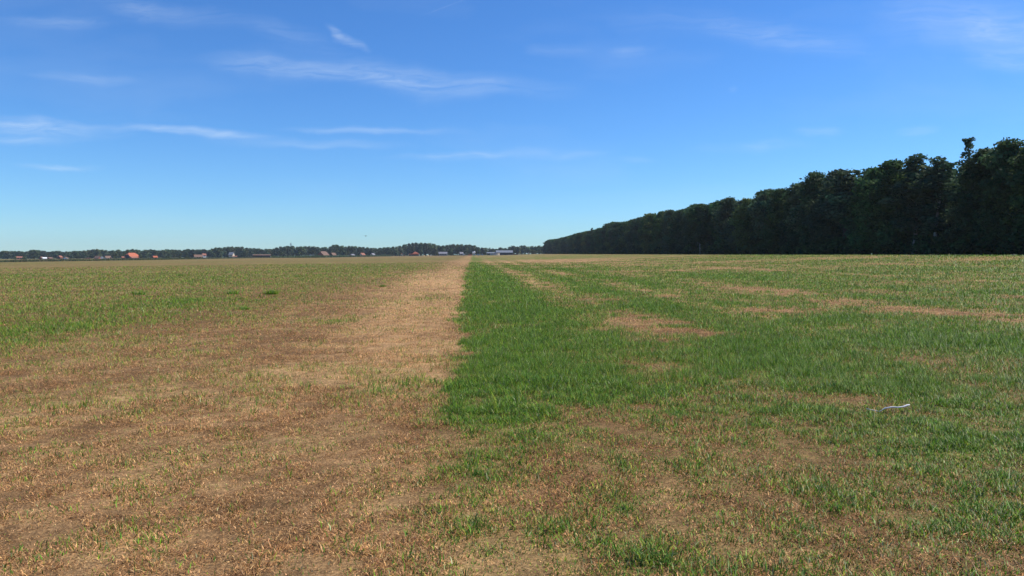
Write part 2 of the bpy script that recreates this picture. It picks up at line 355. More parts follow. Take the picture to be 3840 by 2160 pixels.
def blade_colour(g, pale, r):
    n = len(g); green = r.random(n) < g
    pg = G_PAL[r.choice(6, n, p=[.34, .23, .15, .16, .07, .05])]
    pr = r.random(n); pale_pick = pr < (.15 + .75 * pale)
    pd = np.where(pale_pick[:, None], D_PAL[r.choice([0, 3, 1], n, p=[.5, .25, .25])], D_PAL[r.choice([1, 2, 4], n, p=[.45, .38, .17])])
    c = np.where(green[:, None], pg, pd)
    return c * np.clip(np.exp(r.normal(-.14, .46, (n, 1))), .25, 2.0) * r.uniform(.93, 1.07, (n, 3)), green

# ------------------------------------------------------------------ ground: one sheet to the horizon
def build_ground():
    n = 420; t = np.linspace(-1, 1, 2 * n + 1)
    xs = np.sinh(7.6 * t); xs = xs / xs[-1] * 2600
    t2 = np.linspace(-.78, 1, 2 * n + 1); ys = np.sinh(7.6 * t2); ys = ys / ys[-1] * 2600
    X, Y = np.meshgrid(xs, ys); x = X.ravel(); y = Y.ravel()
    z = ground_fine(x, y); g, pale = field(x, y)
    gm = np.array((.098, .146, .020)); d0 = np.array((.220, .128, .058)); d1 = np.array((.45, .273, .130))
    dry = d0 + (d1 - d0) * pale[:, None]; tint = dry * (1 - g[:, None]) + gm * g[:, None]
    nr = (1 - smooth(14, 45, np.hypot(x, y)))[:, None]; tint = tint * (1 - .30 * nr * (1 - .5 * pale[:, None]))   # darker soil between near blades, with thatch shade painted into the tint
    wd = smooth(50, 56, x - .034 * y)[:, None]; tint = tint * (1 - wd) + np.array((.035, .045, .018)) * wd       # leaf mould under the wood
    far = smooth(1000, 1400, np.hypot(x, y))[:, None]; tint = tint * (1 - far) + np.array((.06, .085, .035)) * far
    i = np.arange(len(ys) - 1)[:, None] * len(xs) + np.arange(len(xs) - 1)[None]
    f = np.stack([i, i + 1, i + 1 + len(xs), i + len(xs)], -1).reshape(-1, 4)
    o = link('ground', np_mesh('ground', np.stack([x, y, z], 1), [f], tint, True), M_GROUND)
    tag(o, 'flat field running to the horizon, straw brown on one half and green on the other', 'field', kind='structure')
build_ground()

# ------------------------------------------------------------------ grass blades
def blades(x, y, hgt, wid, lean, tint, z=None, segs=2, r=rng, droop=.35):
    n = len(x); az = r.uniform(0, 2 * np.pi, n); fa = az + np.pi / 2 + r.normal(0, .5, n)
    z = ground_fine(x, y) if z is None else z
    b = np.stack([x, y, z - .004], 1); side = np.stack([np.cos(fa), np.sin(fa), np.zeros(n)], 1) * (wid / 2)[:, None]
    dirv = np.stack([np.cos(az) * np.sin(lean), np.sin(az) * np.sin(lean), np.cos(lean)], 1) * hgt[:, None]
    tip = b + dirv; tip[:, :2] += np.stack([np.cos(az), np.sin(az)], 1) * (hgt * droop)[:, None]; tip[:, 2] -= hgt * droop * .35
    tip[:, 2] = np.maximum(tip[:, 2], z + .004)
    if segs == 1:
        v = np.stack([b - side, b + side, tip], 1).reshape(-1, 3); k = np.arange(n)[:, None] * 3
        return v, [k + np.array([[0, 1, 2]])], np.repeat(tint, 3, 0)
    mid = b + dirv * .55
    v = np.stack([b - side, b + side, mid + side * .8, mid - side * .8, tip], 1).reshape(-1, 3); k = np.arange(n)[:, None] * 5
    return v, [k + np.array([[0, 1, 2, 3]]), k + np.array([[3, 2, 4]])], np.repeat(tint, 5, 0)
def join(parts):
    vs = []; fs = {}; ts = []; b = 0
    for v, f, t in parts:
        vs.append(v); ts.append(t)
        for a in f: fs.setdefault(a.shape[1], []).append(a + b)
        b += len(v)
    return np.concatenate(vs), [np.concatenate(a) for a in fs.values()], np.concatenate(ts)
def grow_field():
    edges = np.geomspace(2.3, 150, 46); both = {True: [], False: []}
    dens_r = [2.3, 5, 8, 12, 20, 35, 60, 100, 150]; dens = [25000, 21000, 12500, 6200, 2100, 420, 105, 26, 8]
    a0, a1 = -YAW * 0 - math.radians(42), math.radians(49)
    for r0, r1 in zip(edges[:-1], edges[1:]):
        rc = math.sqrt(r0 * r1); rho = math.exp(np.interp(math.log(rc), np.log(dens_r), np.log(dens)))
        n = int(rho * (r1 * r1 - r0 * r0) / 2 * (a1 - a0))
        rr = np.sqrt(rng.uniform(r0 * r0, r1 * r1, n)); th = rng.uniform(a0, a1, n)
        if r1 < 17:                                # thinner cover to either side
            m = int(n * .42 * .55); ra = np.sqrt(rng.uniform(r0 * r0, r1 * r1, m)); ta = np.where(rng.random(m) < .5, rng.uniform(math.radians(-85), a0, m), rng.uniform(a1, math.radians(85), m))
            rr = np.concatenate([rr, ra]); th = np.concatenate([th, ta])
        x = rr * np.sin(th); y = rr * np.cos(th)
        keep = (x - .034 * y) < 58; x = x[keep]; y = y[keep]; rr = rr[keep]
        # clumping: fewer blades on bare spots
        g, pale = field(x, y)
        cl = fbm(x * 4.5, y * 4.5, 30, 3); keep = rng.random(len(x)) < np.clip(.62 + 1.2 * (cl - .25) - .12 * pale * (1 - g), .35, 1)
        x, y, rr, g, pale, cl = (a[keep] for a in (x, y, rr, g, pale, cl)); n = len(x)
        tint, green = blade_colour(g, pale, rng)
        wid = np.maximum(.0044, .00054 * rr) * rng.uniform(.7, 1.5, n) * np.where(green, 1.05, .9)
        tall = .30 + 1.5 * np.clip(cl * 1.6 - .3, 0, 1.2) + .45 * g
        fore = (.55 + .45 * smooth(6.5, 9, y)); hgt = np.where(green, rng.uniform(.035, .085, n) * fore, rng.uniform(.014, .046, n) * (.72 + .28 * smooth(6, 12, rr))) * tall * (1 + .006 * np.minimum(rr, 60))
        long = rng.random(n) < .008; hgt = np.where(long, hgt * 1.9, hgt)
        lean = np.where(green, np.abs(rng.normal(.45, .35, n)), np.abs(rng.normal(1.15, .34, n))); lean = np.clip(lean, 0, 1.45)
        side = (x > edge_x(y))
        for s in (True, False):
            q = side == s
            if q.any(): both[s].append(blades(x[q], y[q], hgt[q], wid[q], lean[q], tint[q], segs=2 if r1 < 10 else 1, droop=.22))
    v, f, t = join(both[True]); o = link('green_grass', np_mesh('green_grass', v, f, t), M_BLADE)
    tag(o, 'green and half dry grass growing on the wood side of the field', 'grass', kind='stuff')
    v, f, t = join(both[False]); o = link('dry_grass', np_mesh('dry_grass', v, f, t), M_BLADE)
    tag(o, 'parched straw brown grass on the village side of the field', 'grass', kind='stuff')
grow_field()

# ------------------------------------------------------------------ trees
def leaf_cards(c, size, nrm, tint, r):
    n = len(c); a = np.cross(nrm, r.normal(size=(n, 3))); a /= np.linalg.norm(a, axis=1)[:, None] + 1e-9; b = np.cross(nrm, a)
    s = (size * r.uniform(.6, 1.3, n))[:, None]; e = r.uniform(.5, .9, (n, 1))
    bend = nrm * s * r.uniform(-.3, .3, (n, 1))
    v = np.stack([c - a * s, c - b * s * e + bend, c + a * s, c + b * s * e + bend], 1).reshape(-1, 3); k = np.arange(n)[:, None] * 4
    return v, [k + np.array([[0, 1, 2, 3]])], np.repeat(tint, 4, 0)
def crown_cloud(seed, H, R, zb, nlobes, nleaf, size, shape='round', base=(.040, .066, .022), spread=.35, lob=1.0):
    r = np.random.default_rng(seed); L = []
    for i in range(nlobes):
        h = (i + r.random()) / nlobes
        if shape == 'round': env = math.sin(math.pi * min(.97, .16 + h * .84)) ** .6
        elif shape == 'tall': env = math.sin(math.pi * min(.97, .2 + h * .8)) ** .8 * .8
        elif shape == 'cone': env = 1.0 - .82 * h ** 1.2
        else: env = math.sin(math.pi * min(.98, .3 + h * .7)) ** .45
        a = i * 2.4 + r.uniform(-.5, .5); q = env * R * r.uniform(.15, .74)
        lr = R * r.uniform(.34, .54) * (.5 + .5 * env) * lob * (1.5 if lob < 1 and r.random() < .25 else 1)
        if shape == 'cone': lr = R * (.10 + .36 * env); q = env * R * r.uniform(.1, .8)
        z = zb + (H - zb) * h; z = min(z, H - lr * .75)
        L.append((q * math.cos(a), q * math.sin(a), z, lr, r.uniform(1 - spread, 1 + spread), r.uniform(-.12, .12)))
    for i in range(int(nlobes * 1.3)):           # small sprays standing out of the crown
        p = L[r.integers(nlobes)]; dv = r.normal(size=3); dv[2] = abs(dv[2]) + .2; dv /= np.linalg.norm(dv); lr = p[3] * r.uniform(.16, .34)
        c = np.array(p[:3]) + dv * p[3] * r.uniform(.85, 1.12); c[2] = min(c[2], H - lr * .3); L.append((*c, lr, p[4] * r.uniform(.9, 1.3), p[5]))
    L = np.array(L); w = L[:, 3] ** (1.1 if shape == 'cone' else 2); k = r.choice(len(L), nleaf, p=w / w.sum())
    d = r.normal(size=(nleaf, 3)); d /= np.linalg.norm(d, axis=1)[:, None]
    rad = L[k, 3] * r.uniform(.45, 1.0, nleaf) ** .6 * (1 + .45 * r.random(nleaf) * (r.random(nleaf) < .34))
    c = L[k, :3] + d * rad[:, None] * np.array([1, 1, .8]); c[:, 2] = np.clip(c[:, 2], max(.2, zb * .5), None)
    nrm = d * .8 + r.normal(size=(nleaf, 3)) * .55; nrm /= np.linalg.norm(nrm, axis=1)[:, None]
    t = np.array(base)[None] * (L[k, 4] * r.uniform(.75, 1.3, nleaf))[:, None]
    t = t * np.stack([1 + L[k, 5] * 1.8, np.ones(nleaf), 1 - L[k, 5]], 1)
    return leaf_cards(c, np.full(nleaf, size), nrm, t, r), L
def trunk_mesh(name, L, H, R, zb, r0, seed, straight=False):
    r = random.Random(seed); m = MB(); top = H * (.9 if straight else .72)
    bend = [(r.uniform(-.3, .3) * R * .25, r.uniform(-.3, .3) * R * .25) for _ in range(5)]
    pts = [(bend[i][0] * (i > 0), bend[i][1] * (i > 0), top * i / 4 - (.25 if i == 0 else 0)) for i in range(5)]
    m.tube(pts, [r0 * 1.35, r0, r0 * .78, r0 * .5, r0 * .15], 7)
    for q in list(L)[::max(1, len(L) // 9)]:
        z = max(zb * .7, q[2] - R * .5); i = min(3, int(z / top * 4)); p0 = Vector(pts[i]).lerp(Vector(pts[i + 1]), z / top * 4 - i) if z < top else Vector(pts[4])
        p2 = Vector(q[:3]); p1 = p0.lerp(p2, .5) + Vector((0, 0, -.1 * R * .3))
        m.tube([p0, p1, p2], [r0 * .34, r0 * .22, r0 * .07], 5)
    me = bpy.data.meshes.new(name); me.from_pydata(m.v, [], m.f); me.polygons.foreach_set('use_smooth', [True] * len(me.polygons)); me.update()
    return me
KIND = {}
def tree_kind(key, seed, H, R, zb, nlobes, nleaf, size, shape='round', base=(.040, .066, .022), r0=.22, leafmat=None, bark=None, lob=1.0):
    cl, L = crown_cloud(seed, H, R, zb, nlobes, nleaf, size, shape, base, lob=lob)
    cm = np_mesh('crown', *cl[:2], cl[2]); cm.materials.append(leafmat or M_LEAF)
    tm = trunk_mesh('trunk', L, H, R, zb, r0, seed, shape in ('cone', 'spire')); tm.materials.append(bark or M_BARK)
    KIND[key] = (cm, tm, H, R)
def tree(name, key, loc, height, width, rot, label, cat, group):
    cm, tm, H, R = KIND[key]
    t = bpy.data.objects.new(name, None); COL.objects.link(t); t.location = loc; t.rotation_euler = (0, 0, rot)
    sz = height / H; sx = width / (2 * R); t.scale = (sx, sx, sz); t.empty_display_size = .5
    for nm, me in (('trunk', tm), ('crown', cm)):
        o = bpy.data.objects.new(nm, me); COL.objects.link(o); o.parent = t
    return tag(t, label, cat, group)

# near wood: kinds of the edge
G1, G2, G3, G4 = (.058, .110, .034), (.046, .094, .036), (.085, .120, .032), (.062, .105, .052)
for i, (b, sh) in enumerate(((G1, 'round'), (G2, 'dome'), (G3, 'round'), (G4, 'dome'), (G1, 'dome'), (G2, 'round'))):
    tree_kind(f'wood{i}', 100 + i, 15, 3.6, 1.0, 60, 14000, .21, sh, b, lob=.72)
for i in (6, 7): tree_kind(f'wood{i}', 100 + i, 15, 3.5, 4.6, 46, 11000, .21, 'round', (G4, G1)[i - 6], .17, bark=M_BIRCH, lob=.75)
tree_kind('birch0', 120, 16, 2.9, 4.0, 20, 5200, .20, 'tall', G4, .16, bark=M_BIRCH)
tree_kind('open0', 121, 15, 3.2, 5.5, 18, 4600, .22, 'round', G4, .2)
tree_kind('spire0', 125, 19, 2.3, 3, 38, 4200, .17, 'cone', G4, .16)
tree_kind('conifer0', 123, 17, 2.4, 3, 26, 5200, .2, 'cone', G2, .2)

ORD = ['first', 'second', 'third', 'fourth', 'fifth', 'sixth', 'seventh', 'eighth', 'ninth', 'tenth', 'eleventh', 'twelfth', 'thirteenth', 'fourteenth', 'fifteenth', 'sixteenth',
       'seventeenth', 'eighteenth', 'nineteenth', 'twentieth']
def nth(i):
    if i == 99: return 'hundredth'
    if i >= 100: return 'hundred-and-' + nth(i - 100)
    if i < 20: return ORD[i]
    t, u = divmod(i + 1, 10); T = {2: 'twent', 3: 'thirt', 4: 'fort', 5: 'fift', 6: 'sixt', 7: 'sevent', 8: 'eight', 9: 'ninet'}[t]
    return T + 'ieth' if u == 0 else T + 'y-' + ORD[u - 1]
TOPS = np.array([(1990, 905), (2045, 907), (2060, 899), (2092, 895), (2138, 884), (2150, 880), (2165, 875), (2200, 868), (2240, 860), (2262, 852), (2300, 832), (2345, 834), (2360, 826),
    (2400, 818), (2425, 806), (2445, 802), (2470, 796), (2520, 788), (2560, 788), (2600, 774), (2630, 764), (2680, 761), (2720, 748), (2750, 740), (2775, 750), (2800, 751), (2825, 745),
    (2850, 720), (2880, 712), (2930, 712), (2945, 700), (2990, 685), (3030, 688), (3050, 650), (3075, 642), (3110, 640), (3150, 650), (3175, 630), (3215, 622), (3240, 640), (3265, 628),
    (3290, 630), (3320, 605), (3360, 598), (3400, 586), (3440, 580), (3505, 578), (3530, 592), (3560, 590), (3585, 575), (3640, 565), (3665, 568), (3690, 562), (3740, 540), (3780, 526),
    (3800, 506), (3850, 495), (4100, 440), (4600, 300)], float)
def build_wood():
    r = random.Random(5); y = 44.0; rows = []
    while y < 905:
        x = 60.5 + .034 * y + r.uniform(-1.2, 1.2)
        rows.append((x, y)); y += 4.3 + .0095 * y * r.uniform(.7, 1.3)
    special = {3640: ('spire0', 'tall_birch', 'slender feathery tree spiking above all its neighbours in the shaded wood edge'),
               3240: ('open0', 'broadleaf_tree', 'tree with sky showing through its thin crown, third lump before the tall feathery tree'),
               3095: ('open0', 'broadleaf_tree', 'loose crowned tree with small sky gaps on the skyline of the wood'),
               2237: ('conifer0', 'conifer_tree', 'small pointed dark conifer tip poking from the low far part of the wood'),
               3470: ('birch0', 'birch_tree', 'tree with a pale crooked trunk glimpsed in the wood shade, farther of two'),
               3570: ('birch0', 'birch_tree', 'tree with a pale straight trunk glimpsed in the wood shade, nearest such trunk')}
    done = set(); n = len(rows)
    inv = np.linalg.inv(CR); order = sorted(rows, key=lambda p: -p[1]); heights = []
    for i, (x, y) in enumerate(order):
        z = float(ground_z(x, y)); q = inv @ (np.array([x, y, z]) - np.array([0, 0, EYE])); d = -q[2]; px = 1920 + q[0] / d * FPX
        wpx = 6.5 / d * FPX
        top = float(np.interp(px, TOPS[:, 0], TOPS[:, 1])); top += r.uniform(-.006, .012) * (952 - top)
        zt = float(ray(px, top, d)[2]); H = zt - z
        key = f'wood{r.randrange(8)}'; name, cat = 'broadleaf_tree', 'tree'
        label = f'dark leafy tree of the shaded wood edge, {nth(i)} from its low far end'
        for sp, (k2, nm, lb) in special.items():
            if sp not in done and abs(px - sp) < max(18, wpx * .55):
                done.add(sp); key = k2; name = nm; label = lb
                if k2 == 'spire0': H = float(ray(px, 520, d)[2]) - z
                if k2 == 'conifer0': H *= 1.10
                if k2 == 'birch0': x -= .8
                break
        wd = (7.8 + .004 * y) * r.uniform(.85, 1.25)
        if key in ('spire0', 'conifer0'): wd *= .62
        tree(name, key, (x, y, z), H, wd, r.uniform(0, 6.28), label, cat, 'trees along the wood edge')
        heights.append((x, y, z, zt - z))
    # the wood behind its edge and the scrub at its foot: one mass
    parts = []; hs = np.array(heights); o = np.argsort(hs[:, 1]); hs = hs[o]
    protos = [crown_cloud(200 + k, 1.0, .30, .10, 14, 900, .026, 'round', G2)[0] for k in range(4)]
    small = [crown_cloud(210 + k, 1.0, .34, .05, 10, 350, .042, 'round', G2)[0] for k in range(3)]
    for row, (du, dy, hh) in enumerate(((4.5, 2.5, .96), (9, 0, .99), (15, 3, 1.0), (22, 1, .98), (29, 2, .97))):
        y = 42.0
        while y < 915:
            x = 60.5 + .034 * y + du + r.uniform(-1.5, 1.5); z = float(ground_z(x, y)); H = float(np.interp(y, hs[:, 1], hs[:, 3])) * hh * r.uniform(.9, 1.0)
            v, f, t = r.choice(protos if y < 260 else small); a = r.uniform(0, 6.28); c, s = math.cos(a), math.sin(a)
            w = H * r.uniform(.9, 1.2)
            vv = np.stack([(v[:, 0] * c - v[:, 1] * s) * w + x, (v[:, 0] * s + v[:, 1] * c) * w + y, v[:, 2] * H + z], 1)
            parts.append((vv, f, t * r.uniform(.7, 1.0))); y += 5.2 + .012 * y
    v, f, t = join(parts); tag(link('woodland', np_mesh('woodland', v, f, t), M_LEAF), 'dim depth of the wood behind its edge trees', 'wood', kind='stuff')
    parts = []; y = 40.0; shr = [crown_cloud(220 + k, 1.0, .6, .02, 8, 420, .085, 'dome', G1)[0] for k in range(4)]
    while y < 900:
        for k in range(5):
            x = 59.2 + .034 * y + (r.uniform(-1.2, 3.5) if k < 3 else r.uniform(4, 26)); z = float(ground_z(x, y)); H = r.uniform(1.2, 3.4); v, f, t = r.choice(shr)
            parts.append((np.stack([v[:, 0] * H * 1.2 + x, v[:, 1] * H * 1.2 + y + r.uniform(-1, 1), v[:, 2] * H + z], 1), f, t * r.uniform(.45, 1.0)))
        y += 2.2 + .006 * y
    v, f, t = join(parts); tag(link('undergrowth', np_mesh('undergrowth', v, f, t), M_LEAF), 'dark scrub along the foot of the wood', 'undergrowth', kind='stuff')
build_wood()

# ------------------------------------------------------------------ buildings of the village and farm
LAND = []                                        # landmarks along the skyline, for telling trees apart
def pix_m(d): return d / FPX
def house(name, px0, px1, y_top, y_eave, d, roof, wall, rot, label, cat='house', hip=0.0, depth=None, chimney=False, windows=2, door=True, land=None, gable=None, lift=0.0, lowroof=False):
    """px0..px1 the width it shows, y_top the ridge, y_eave the eaves; ridge along local X, turned by rot degrees"""
    c = on_ground((px0 + px1) / 2, d); m = pix_m(d); W = (px1 - px0) * m; a = math.radians(rot)
    hr = float(ray((px0 + px1) / 2, y_top, d)[2]) - c.z; he = max(.9, float(ray((px0 + px1) / 2, y_eave, d)[2]) - c.z)
    ca, sa = abs(math.cos(a)), abs(math.sin(a))
    D = depth or max(4.5, (hr - he) * 2.0); Lx = max(4.0, (W - D * sa) / max(ca, .25))
    look = -YAW - math.atan(((px0 + px1) / 2 - 1920) / FPX)       # rot is measured from square-on to the viewer
    e = bpy.data.objects.new(name, None); COL.objects.link(e); e.location = c; e.rotation_euler = (0, 0, a + look); tag(e, label, cat)
    x, y = Lx / 2, D / 2; hp = hip * (hr - he) * .9
    # walls with gable tops (cut below a half hip)
    gz = hr - (hr - he) * (hip if hip else 0); gy = y * (hip if hip else 0)
    vs = []; fs = []
    wl = MB(); xi, yi = x - .18, y - .18
    if hip: prof = [(-yi, -.3), (yi, -.3), (yi, he), (gy * .95, gz - .12), (-gy * .95, gz - .12), (-yi, he)]
    else: prof = [(-yi, -.3), (yi, -.3), (yi, he), (0, hr - .12), (-yi, he)]
    k = len(prof); wl.add([(-xi, p[0], p[1]) for p in prof] + [(xi, p[0], p[1]) for p in prof],
        [tuple(range(k))[::-1], tuple(range(k, 2 * k))] + [(i, (i + 1) % k, (i + 1) % k + k, i + k) for i in range(k)])
    wo = wl.build('wall', wall, e)
    # roof: two thick slopes meeting at the ridge, hipped at the ends when asked
    ov = .35; th = .16; xo, yo = x + ov, y + ov; zo = he - (hr - he) * ov / y
    rb = MB(); xr = xo - hp
    def shell(dz): return [(-xo, -yo, zo + dz), (xo, -yo, zo + dz), (xo, yo, zo + dz), (-xo, yo, zo + dz), (-xr, 0, hr + dz), (xr, 0, hr + dz)]
    if hip:
        zt = gz
        def shell(dz): return [(-xo, -yo, zo + dz), (xo, -yo, zo + dz), (xo, yo, zo + dz), (-xo, yo, zo + dz), (-xr, 0, hr + dz), (xr, 0, hr + dz),
                               (-xo, -gy, zt + dz), (-xo, gy, zt + dz), (xo, -gy, zt + dz), (xo, gy, zt + dz)]
        F = [(0, 1, 8, 5, 4, 6), (2, 3, 7, 4, 5, 9), (6, 4, 7), (8, 9, 5)]; E = [(0, 1), (1, 8), (8, 9), (9, 2), (2, 3), (3, 7), (7, 6), (6, 0)]
    else:
        F = [(0, 1, 5, 4), (2, 3, 4, 5)]; E = [(0, 1), (1, 5), (5, 2), (2, 3), (3, 4), (4, 0)]
    lo = shell(.02); up = shell(.02 + th); n = len(lo)
    rb.add(lo + up, [tuple(i + n for i in f) for f in F] + [f[::-1] for f in F] + [(p, q, q + n, p + n) for p, q in E])
    ro = rb.build('roof', roof, e)
    if chimney: MB().box(-.35, .35, -.3, .3, hr - .8, hr + .9).build('chimney', M_BRICK, ro, (x * .5, 0, 0))
    if gable:                                    # a differently coloured gable field
        MB().add([(xi + .06, p[0] * .97, p[1] if j > 1 else 0) for j, p in enumerate(prof)], [tuple(range(k))]).add([(xi + .02, p[0] * .97, p[1] if j > 1 else 0) for j, p in enumerate(prof)], [tuple(range(k))[::-1]]).build('gable', gable, e)
    for i in range(windows):
        wx = -x + Lx * (i + 1) / (windows + 1); hh = min(he - .5, 1.3)
        if hh < .5: break
        MB().box(wx - .55, wx + .55, -yi - .05, -yi + .05, he - .3 - hh, he - .3).build('window', M_GLASS, e)
    if door and he > 1.9: MB().box(-xi - .05, -xi + .05, -.6, .6, 0, 2.0).build('door', M_DARK, e)
    if land: LAND.append(((px0 + px1) / 2, land))
    return e
D0 = 960
house('brick_house', 60, 82, 962, 966, 820, M_PINK, M_PINKWALL, 8, 'pale pinkish brick house beside a yellowish bush, alone near the village end', land='the pale pinkish house', windows=2)
house('brick_house', 148, 163, 963, 969, 900, M_BROWN, M_BRICK, 50, 'dark brick house with a pale roof edge touching the white cottage', windows=0)
house('white_cottage', 160, 174, 965, 969, 890, M_WHITE, M_WHITE, 10, 'small white cottage between two dark red brick gables', land='the small white cottage', windows=1)
house('brick_house', 175, 197, 965, 970, 900, M_BROWN, M_BRICK, 48, 'dark red gable end with a low pale lean roof, past the white cottage', windows=1)
house('brick_house', 215, 234, 959, 965, 940, M_PINK, M_BRICK, 55, 'house with a small red roof peak deep among dark trees', land='the small red roof peak', gable=M_PINKWALL)
house('white_cottage', 240, 253, 964, 968, 930, M_BROWN, M_WHITE, 60, 'white gabled cottage peeping out under dark trees', gable=M_WHITE, land='the white gabled cottage')
house('shed', 324, 334, 968, 970, 900, M_PINK, M_BRICK, 20, 'tiny low reddish shed under dark trees', 'shed', windows=0)
house('brick_house', 354, 380, 960, 968, 860, M_BROWN, M_BRICK, -48, 'brown tiled house with a dark brick gable next to a white caravan', land='the white caravan')
house('farmhouse', 390, 422, 960, 967, 860, M_BROWN, M_CREAM, 38, 'house with a grey and brown hipped roof and cream eaves beside a round bush', hip=.5, land='the hipped grey and brown roof')
big = house('barn', 466, 522, 948.5, 966, 880, M_ORANGE, M_DARK, 33, 'largest barn of the village, with a bright orange tiled roof and dark gable', 'barn', hip=.42, depth=15, windows=0, land='the big orange-roofed barn')
house('lean_to_shed', 487, 516, 962, 967, 845, M_PINK, M_PINKWALL, 33, 'low red-roofed lean-to in front of the big orange barn', 'shed', windows=0)
house('shed', 455, 470, 962, 966, 875, M_PINK, M_BRICK, 15, 'small red-roofed shed at the dark gable side of the big orange barn', 'shed', windows=0)
house('brick_house', 573, 590, 960, 965, 860, M_ORANGE, M_BRICK, 15, 'lone small orange roof above the reeds', land='the lone small orange roof')
house('farmhouse', 727, 758, 955.5, 963, 700, M_BROWN, M_CREAM, 12, 'low house with a long light brown roof and a cream gable', land='the cream gabled low house', gable=M_CREAM)
house('brick_house', 757, 773, 951, 957, 900, M_PINK, M_WHITE, 20, 'pinkish roof half buried in trees behind the cream gabled house')
house('brick_house', 858, 880, 946, 955, 900, M_SHEET, M_CREAM, -25, 'blue-grey roof high among thick trees', land='the blue-grey roof')
house('shed', 878, 884, 960, 962, 780, M_PINK, M_CREAM, 0, 'tiny cream shed at the field edge below the blue-grey roof', 'shed', windows=0)
house('long_shed', 950, 1013, 955, 957.5, 700, M_BROWN, M_DARK, 2, 'long low dark shed with a thin pale brown roof', 'shed', depth=8, windows=0, land='the long low dark shed')
house('barn', 1190, 1234, 943, 957, 820, M_BROWN, M_BRICK, 40, 'big steep brown-roofed barn with a dark red gable', 'barn', hip=.25, depth=11, windows=0, land='the big brown-roofed barn')
house('barn', 1237, 1261, 948.5, 957, 800, M_BROWN, M_DARK, 42, 'smaller dark barn with a pale roof slope, next to the big brown one', 'barn', windows=1)
house('brick_house', 1315, 1327, 953, 957, 860, M_GREYTILE, M_CREAM, 45, 'small dark house with a thin pale roof edge above the green scrub', windows=0)
house('brick_house', 1348, 1370, 949, 956, 860, M_PINK, M_CREAM, 45, 'red-roofed house with a cream sunlit side above the green scrub', land='the red-roofed house with a cream side')
house('brick_house', 1390, 1405, 950, 956, 880, M_GREYTILE, M_CREAM, 50, 'dark grey house with one pale roof edge between trees', land='the dark grey house')
house('blue_house', 1645, 1677, 945, 951, 900, M_GREYTILE, M_GREYTILE, 4, 'dark blue-grey house with pale windows half hidden between trees', windows=4, land='the dark blue-grey house')
house('farmhouse', 1725, 1735, 946, 951, 900, M_GREYTILE, M_CONC, 15, 'grey house top behind round trees near the silos')
barn = house('long_barn', 1860, 1922, 939.5, 947.2, 900, M_SHEET, M_DARK, 1, 'long farm barn with a pale grey sheet roof and black walls', 'barn', depth=16, windows=0, land='the long grey-roofed barn')
house('long_shed', 1826, 1866, 946, 950, 905, M_SHEET, M_DARK, 1, 'low grey-roofed shed between the round slurry tank and silos', 'shed', depth=8, windows=0)

def simple(name, label, cat, px, d, builder, rot=0.0):
    c = on_ground(px, d); e = bpy.data.objects.new(name, None); COL.objects.link(e); e.location = c; e.rotation_euler = (0, 0, math.radians(rot) - YAW - math.atan((px - 1920) / FPX))
    tag(e, label, cat); builder(e); return e
def pavilion(e):
    MB().box(-6, 5.6, 2, 9, -.2, 1.6).build('wall', M_DARK, e)
    MB().box(-6.6, 6.2, 1.4, 9.6, 1.6, 2.9).build('fascia', M_ORANGE, e)
    m = MB(); b = 2.903; m.add([(-2.3, 1.8, b), (6.2, 1.8, b), (6.2, 9.2, b), (-2.3, 9.2, b), (.9, 3.4, 5.2), (2.0, 3.4, 5.2), (2.0, 7.6, 5.2), (.9, 7.6, 5.2)],
        [(0, 1, 5, 4), (1, 2, 6, 5), (2, 3, 7, 6), (3, 0, 4, 7), (4, 5, 6, 7), (3, 2, 1, 0)]); m.build('roof', M_ORANGE, e)
    for i in range(4): MB().box(-5.2 + i * 2.9, -3.6 + i * 2.9, 1.94, 2.05, .3, 1.4).build('window', M_GLASS, e)
simple('pavilion', 'orange-red pavilion with a wide flat fascia and a peaked roof', 'pavilion', 1553, 900, pavilion); LAND.append((1553, 'the orange-red pavilion'))
def tank(e):
    m = MB(); R = 5.6; m.lathe([(R, -.2), (R, 2.55), (R - .18, 2.55), (R - .18, 2.3), (.1, 2.3)], 40); m.build('wall', M_CONC, e)
    m = MB(); m.lathe([(R + .06, 2.1), (R + .06, 2.35), (R + .01, 2.35), (R + .01, 2.1)], 40); m.build('hoop', M_STEEL, e)
simple('slurry_tank', 'round beige concrete slurry tank at the corner of the grey-roofed barn', 'tank', 1856, 860, tank)
def silo(h, R):
    def f(e):
        MB().lathe([(R * .25, 1.6), (R, 3.2), (R, h - R * .5), (R * .75, h - R * .15), (R * .2, h)], 20).build('hopper', M_WHITE, e, smooth_=False)
        for i in range(4):
            a = math.pi / 4 + i * math.pi / 2; x, y = R * .85 * math.cos(a), R * .85 * math.sin(a)
            MB().tube([(x, y, -.2), (x, y, 3.4)], [.07, .07], 6).build('leg', M_STEEL, e)
        MB().lathe([(.12, h - .05), (.12, h + .25), (.02, h + .3)], 8).build('cap', M_STEEL, e)
    return f
simple('feed_silo', 'shorter white feed silo of the pair at the end of the field line', 'silo', 1773.5, 905, silo(4.6, .85))
simple('feed_silo', 'taller white feed silo of the pair at the end of the field line', 'silo', 1779, 900, silo(5.1, 1.05)); LAND.append((1778, 'the pair of white silos'))
